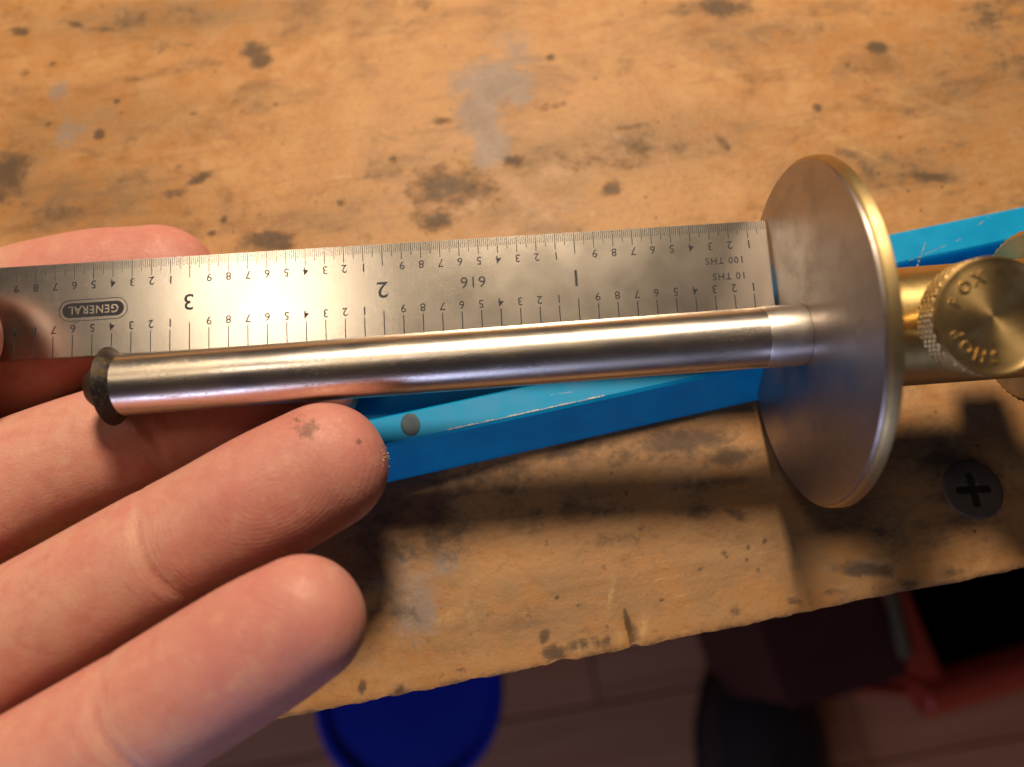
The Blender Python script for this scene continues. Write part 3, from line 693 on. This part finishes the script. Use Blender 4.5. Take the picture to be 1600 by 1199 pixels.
for nm, (path, rad, al) in F.items():
    d2 = ((co[:, None, :] - path[None]) ** 2).sum(-1); j = d2.argmin(1); d = np.sqrt(d2[np.arange(nvt), j]) / rad[j]
    use = d < best; best = np.where(use, d, best)
    # arc length from the tip, refined by projecting on the centre line
    jn = np.clip(j, 1, len(path) - 2); t = path[jn + 1] - path[jn - 1]; t /= np.linalg.norm(t, axis=1)[:, None]
    a = al[jn] - ((co - path[jn]) * t).sum(1)
    lat = (co - path[jn]) - t * ((co - path[jn]) * t).sum(1)[:, None]
    sdir = np.cross(t, -AF[None]); sdir /= np.linalg.norm(sdir, axis=1)[:, None]
    l = (lat * sdir).sum(1); front = (lat * (-AF[None])).sum(1)
    aw = a + 0.006 * l * l + 0.30 * np.sin(l * 0.55 + len(nm))
    cr = np.full(nvt, 9.0)
    for q, cpos in enumerate(CR[nm]):
        cr = np.minimum(cr, np.abs(aw - cpos))
        if q == 1: cr = np.minimum(cr, np.abs(aw - cpos - 2.6 - 0.05 * l) + 0.12)
    cr = cr + 1.2 * smooth01((np.abs(l) - 3.2) / 4.0) + np.where(front > -2.0, 0, 9.0)
    fuv_ = np.where(use[:, None], np.stack([aw, l, np.zeros(nvt)], 1), fuv_)
    along = np.where(use, a, along); crease = np.where(use, cr, crease)
    rd = np.sqrt(((a - 12.5) * 0.72) ** 2 + l ** 2 + 0.02) + 0.10 * l
    ridge = np.where(use, rd, ridge); rw = np.where(use, smooth01((24 - a) / 6) * smooth01((front + 1) / 3), rw)
    tip = np.where(use, smooth01((26 - a) / 12), tip)
dirt = np.zeros(nvt)
for px, py, d, rr_, a in ((482, 672, 82, 1.7, .85), (462, 655, 82, 1.2, .65), (458, 662, 82, 2.8, .42), (560, 690, 84, 0.55, .85), (500, 640, 83, 2.6, .30), (617, 712, 88, 1.2, .5)):
    # nearest skin point along that direction
    q = P(px, py, d); dirt = np.maximum(dirt, a * np.exp(-((np.cross(co - CAM, (q - CAM) / np.linalg.norm(q - CAM)) ** 2).sum(1)) / rr_ ** 2) * (np.linalg.norm(co - q, axis=1) < 9))
# slight fold of the flesh at each crease
nrm = np.empty(nvt * 3); hm.vertices.foreach_get('normal', nrm); nrm = nrm.reshape(-1, 3)
co2 = co - nrm * (0.26 * np.exp(-(crease / 1.3) ** 2))[:, None]
hm.vertices.foreach_set('co', (co2 * S).reshape(-1)); hm.update()
for nm, arr in (('tip', tip), ('crease', crease), ('ridge', ridge), ('ridge_w', rw), ('dirt', dirt)):
    a = hm.attributes.new(nm, 'FLOAT', 'POINT'); a.data.foreach_set('value', arr.astype(np.float32))
a = hm.attributes.new('finger_uv', 'FLOAT_VECTOR', 'POINT'); a.data.foreach_set('vector', fuv_.astype(np.float32).reshape(-1))
hand = link_mesh('hand', hm, M_skin, None, True)
tag(hand, "person's bare left hand, palm up, fingers holding the ruler and the gauge rod", 'hand')
# thumb nail
tp, tr, _ = F['thumb']; p1 = tp[-9]; tdir = tp[-2] - tp[-8]; tdir /= np.linalg.norm(tdir); sd = np.cross(tdir, -AF); sd /= np.linalg.norm(sd); fd = np.cross(sd, tdir)
vs, fs = [], []
for i in range(11):
    for j in range(11):
        a = (i / 10) * 12.5 - 3.0; th = math.radians(-48 + 96 * j / 10); w = 1.0 - 0.25 * (max(0, i - 8) / 2) ** 2 * abs(j - 5) / 5
        vs.append(p1 + tdir * a + sd * 8.4 * math.sin(th) * w + fd * (7.0 * math.cos(th) - 0.02 * (a - 4) ** 2 + 0.10))
fs = [(i * 11 + j, i * 11 + j + 1, (i + 1) * 11 + j + 1, (i + 1) * 11 + j) for i in range(10) for j in range(10)]
M_nail = mat_plain('nail', (0.62, 0.36, 0.27), 0.30, 0.0, 0.12, 0.2, 0.01)
nail = mesh('thumbnail', vs, fs, M_nail, hand, True)
so = nail.modifiers.new('thick', 'SOLIDIFY'); so.thickness = 0.5 * S; so.offset = 0
# pale sawdust stuck to the ring finger's tip
bm = bmesh.new(); random.seed(11)
rp = F['ring'][0]
for k in range(16):
    t = random.gauss(0, 1); px, py = 616 + random.gauss(0, 2.0), 712 + t * 13
    q = P(px, py, 89.5 + random.uniform(-2.0, 2.0))
    cdir = q - rp[-6]; nrmv = cdir / np.linalg.norm(cdir)
    s0 = random.uniform(0.05, 0.13)
    m = Matrix.Translation(Vector(q)) @ Matrix.Rotation(random.uniform(0, 6), 4, Vector((random.random(), random.random(), 1)).normalized())
    box_bm(bm, -s0, s0, -s0 * .6, s0 * .6, -s0 * .3, s0 * .3, m)
SAW = bm

# snap the crumbs to the skin
from mathutils.bvhtree import BVHTree
bvh = BVHTree.FromPolygons([Vector(c) for c in co2], [tuple(p.vertices) for p in hm.polygons])
bm.verts.ensure_lookup_table()
for k in range(0, len(bm.verts), 8):
    grp = bm.verts[k:k + 8]; cen = sum((v.co for v in grp), Vector()) / 8
    loc, nn, idx, dd = bvh.find_nearest(cen)
    if loc is not None:
        for v in grp: v.co += loc + nn * 0.06 - cen
M_saw = mat_plain('sawdust', (0.50, 0.34, 0.17), 0.9, 0, 0.3, 2.0)
tag(bm_obj('sawdust', bm, M_saw), 'pale sawdust crumbs stuck to the ring fingertip', 'sawdust', kind='stuff')

# ------------------------------------------------------------------ below the bench edge: floor and what stands on it
FZ = -620.0
def mat_floor(i):
    m = NT('floor_board_%d' % i); c = m.mapping(m.coord(), MM); rng = random.Random(i)
    g = m.noise(m.mapping(c, (0.004, 0.09, 0.05), loc=(rng.uniform(0, 900), 0, 0)), 1.0, 5, 0.6, 0.6)
    k = rng.uniform(0.85, 1.15)
    m.set(Base_Color=m.mix(g, (0.46 * k, 0.175 * k, 0.080 * k), (0.76 * k, 0.38 * k, 0.215 * k)), Roughness=m.ramp(g, .3, .7, .32, .48), Normal=m.bump(g, 0.2))
    return m.m
floor = empty('floor', (0, 0, FZ), (math.cos(0.16), math.sin(0.16), 0), (-math.sin(0.16), math.cos(0.16), 0))
tag(floor, kind='structure')
fm = [mat_floor(i) for i in range(4)]
random.seed(2)
mesh('subfloor', [(-3000, -3000, -20), (3000, -3000, -20), (3000, 3000, -20), (-3000, 3000, -20)], [(0, 1, 2, 3)], fm[0], floor)
y = -420.0; k = 0
while y < 330:
    x = -700 - random.uniform(0, 500)
    while x < 900:
        L = random.uniform(500, 800); bm = bmesh.new(); box_bm(bm, x, x + L - 1.5, y, y + 82.5, -18, 0)
        bmesh.ops.bevel(bm, geom=[e for e in bm.edges if all(v.co.z > -1 for v in e.verts)], offset=1.2, segments=1, affect='EDGES')
        bm_obj('floor_board', bm, fm[k % 4], floor); x += L; k += random.choice((1, 2, 3))
    y += 84.0

# blue lidded tub
M_tub = mat_plain('blue_plastic', (0.004, 0.030, 0.52), 0.42, 0, 0.12, 0.02, 0.05)
tz = -395.0
tc = PZ(638, 1082, tz)
tub = empty('lidded_tub', (tc[0], tc[1], FZ), (0, 0, 1), (1, 0, 0), (0, 1, 0))
tag(tub, 'blurred dark blue plastic tub with lid standing on the floor under the bench edge', 'tub')
hh = tz - FZ
lathe('body', [(0, 0), (0, 46), (3, 48), (hh - 14, 54), (hh - 12, 52), (hh - 12, 0)], M_tub, tub, 64)
lathe('lid', [(hh - 16, 53), (hh - 16, 57), (hh - 3, 58), (hh, 56), (hh, 52), (hh - 3, 50), (hh - 3, 0)], M_tub, tub, 64)

# dark shoe of whoever stands at the bench
def loft_shoe(name, secs, mat, parent):
    n = 36; vs, fs = [], []
    for (yy, w, h, z0, xo) in secs:
        for k in range(n):
            th = 2 * math.pi * k / n; cx, sz = math.cos(th), math.sin(th)
            zz = z0 + h * (max(0, sz) ** 0.8 if sz > 0 else -abs(sz) ** 0.4 * 0.18)
            vs.append((xo + w * math.copysign(abs(cx) ** 0.85, cx), yy, zz))
    for i in range(len(secs) - 1):
        for k in range(n): fs.append((i * n + k, i * n + (k + 1) % n, (i + 1) * n + (k + 1) % n, (i + 1) * n + k))
    fs.append(tuple(range(n))); fs.append(tuple(range(len(secs) * n - 1, (len(secs) - 1) * n - 1, -1)))
    o = mesh(name, vs, fs, mat, parent, True)
    bm = bmesh.new(); bm.from_mesh(o.data); bmesh.ops.recalc_face_normals(bm, faces=bm.faces); bm.to_mesh(o.data); bm.free()
    return o
sp = PZ(1180, 1035, FZ)
M_shoe = mat_plain('black_leather', (0.040, 0.036, 0.038), 0.45, 0, 0.3, 0.05, 0.4)
M_sole = mat_plain('rubber_sole', (0.012, 0.012, 0.013), 0.6, 0, 0.3, 0.1)
shoe = empty('shoe', (sp[0], sp[1], FZ), (math.cos(.12), -math.sin(.12), 0), (math.sin(.12), math.cos(.12), 0))
tag(shoe, 'blurred black shoe on the floorboards, its toe towards the bench', 'shoe')
loft_shoe('upper', [(-2, 14, 20, 16, 0), (-8, 30, 34, 16, 0), (-22, 43, 44, 16, 0), (-50, 50, 52, 16, 1), (-90, 50, 64, 16, 3), (-130, 44, 82, 16, 4), (-170, 38, 96, 16, 4), (-230, 38, 100, 16, 2), (-270, 34, 96, 16, 0), (-284, 22, 80, 16, 0)], M_shoe, shoe)
loft_shoe('sole', [(4, 16, 10, 4, 0), (-6, 36, 12, 4, 0), (-22, 48, 12, 4, 0), (-60, 55, 12, 4, 1), (-110, 52, 12, 4, 3), (-170, 42, 12, 4, 3), (-240, 42, 12, 4, 2), (-280, 36, 12, 4, 0), (-292, 20, 12, 4, 0)], M_sole, shoe)

# open red toolbox
M_red = mat_plain('red_enamel', (0.48, 0.060, 0.028), 0.35, 0.0, 0.2, 0.03, 0.1)
M_blk = mat_plain('black_lining', (0.010, 0.009, 0.009), 0.75, 0, 0.3, 0.03)
M_tan = mat_plain('old_wood_handle', (0.13, 0.095, 0.045), 0.6, 0, 0.3, 0.05)
kz = -420.0
ka, kb = PZ(1446, 1085, kz), PZ(1600, 1040, kz)
kd = (kb - ka) / np.linalg.norm(kb - ka); kn = np.array([-kd[1], kd[0], 0])
tb = empty('toolbox', (ka[0], ka[1], FZ), kd, kn, (0, 0, 1))
tag(tb, 'open red metal toolbox with black inside on the floor past the bench edge', 'toolbox')
H = kz - FZ
def tb_box(name, mat, *b, bev=2.0):
    bm = bmesh.new(); box_bm(bm, *b); bmesh.ops.bevel(bm, geom=list(bm.edges), offset=bev, segments=2, affect='EDGES'); return autosmooth(bm_obj(name, bm, mat, tb), 40)
tb_box('front_panel', M_red, 0, 260, -3, 3, 0, H - 8)
lathe_o = lathe('rolled_rim', [(-2, 0), (-2, 11), (0, 13), (262, 13), (264, 11), (264, 0)], M_red, tb, 32); lathe_o.location = (0, -2 * S, (H - 8) * S)
tb_box('end_panel', M_red, 1, 16, 4, 200, 0, H + 2)
tb_box('far_panel', M_red, 252, 260, 4, 200, 0, H - 4)
tb_box('back_panel', M_red, 0, 260, 196, 204, 0, H + 6)
tb_box('bottom_panel', M_blk, 16, 252, 4, 196, 4, 12)
tb_box('lining', M_blk, 17, 251, 4, 10, 12, H - 16); tb_box('lining', M_blk, 16.5, 19, 11, 190, 12, H - 6)
# lower wooden case beside it, with a stick leaning on its side
M_case = mat_plain('dark_mahogany', (0.085, 0.022, 0.018), 0.5, 0, 0.35, 0.02, 0.2)
co_ = ka - kd * 84.0 + kn * 14.0
case = empty('dark_case', (co_[0], co_[1], FZ), kd, kn, (0, 0, 1))
tag(case, 'dark reddish wooden case standing against the red toolbox', 'case')
CH = H - 3
bm = bmesh.new(); box_bm(bm, 0, 80, 0, 180, 0, CH - 9); bmesh.ops.bevel(bm, geom=list(bm.edges), offset=2, segments=2, affect='EDGES'); autosmooth(bm_obj('box', bm, M_case, case), 40)
bm = bmesh.new(); box_bm(bm, -2, 81, -2, 182, CH - 8, CH); bmesh.ops.bevel(bm, geom=list(bm.edges), offset=2, segments=2, affect='EDGES'); autosmooth(bm_obj('lid', bm, M_case, case), 40)
SZ = FZ + CH + 4.6
sa, sb = PZ(1392, 925, SZ), PZ(1414, 1025, SZ)
sv = sb - sa; sl = np.linalg.norm(sv); sv /= sl
stick = empty('wooden_stick', sa, sv, np.cross([0, 0, 1], sv), (0, 0, 1))
tag(stick, 'thin pale stick lying on the dark case left of the red toolbox', 'stick')
lathe('shaft', [(-60, 0), (-60, 3.6), (-58, 4.4), (sl, 4.4), (sl + 2, 3.4), (sl + 2, 0)], M_tan, stick, 20)
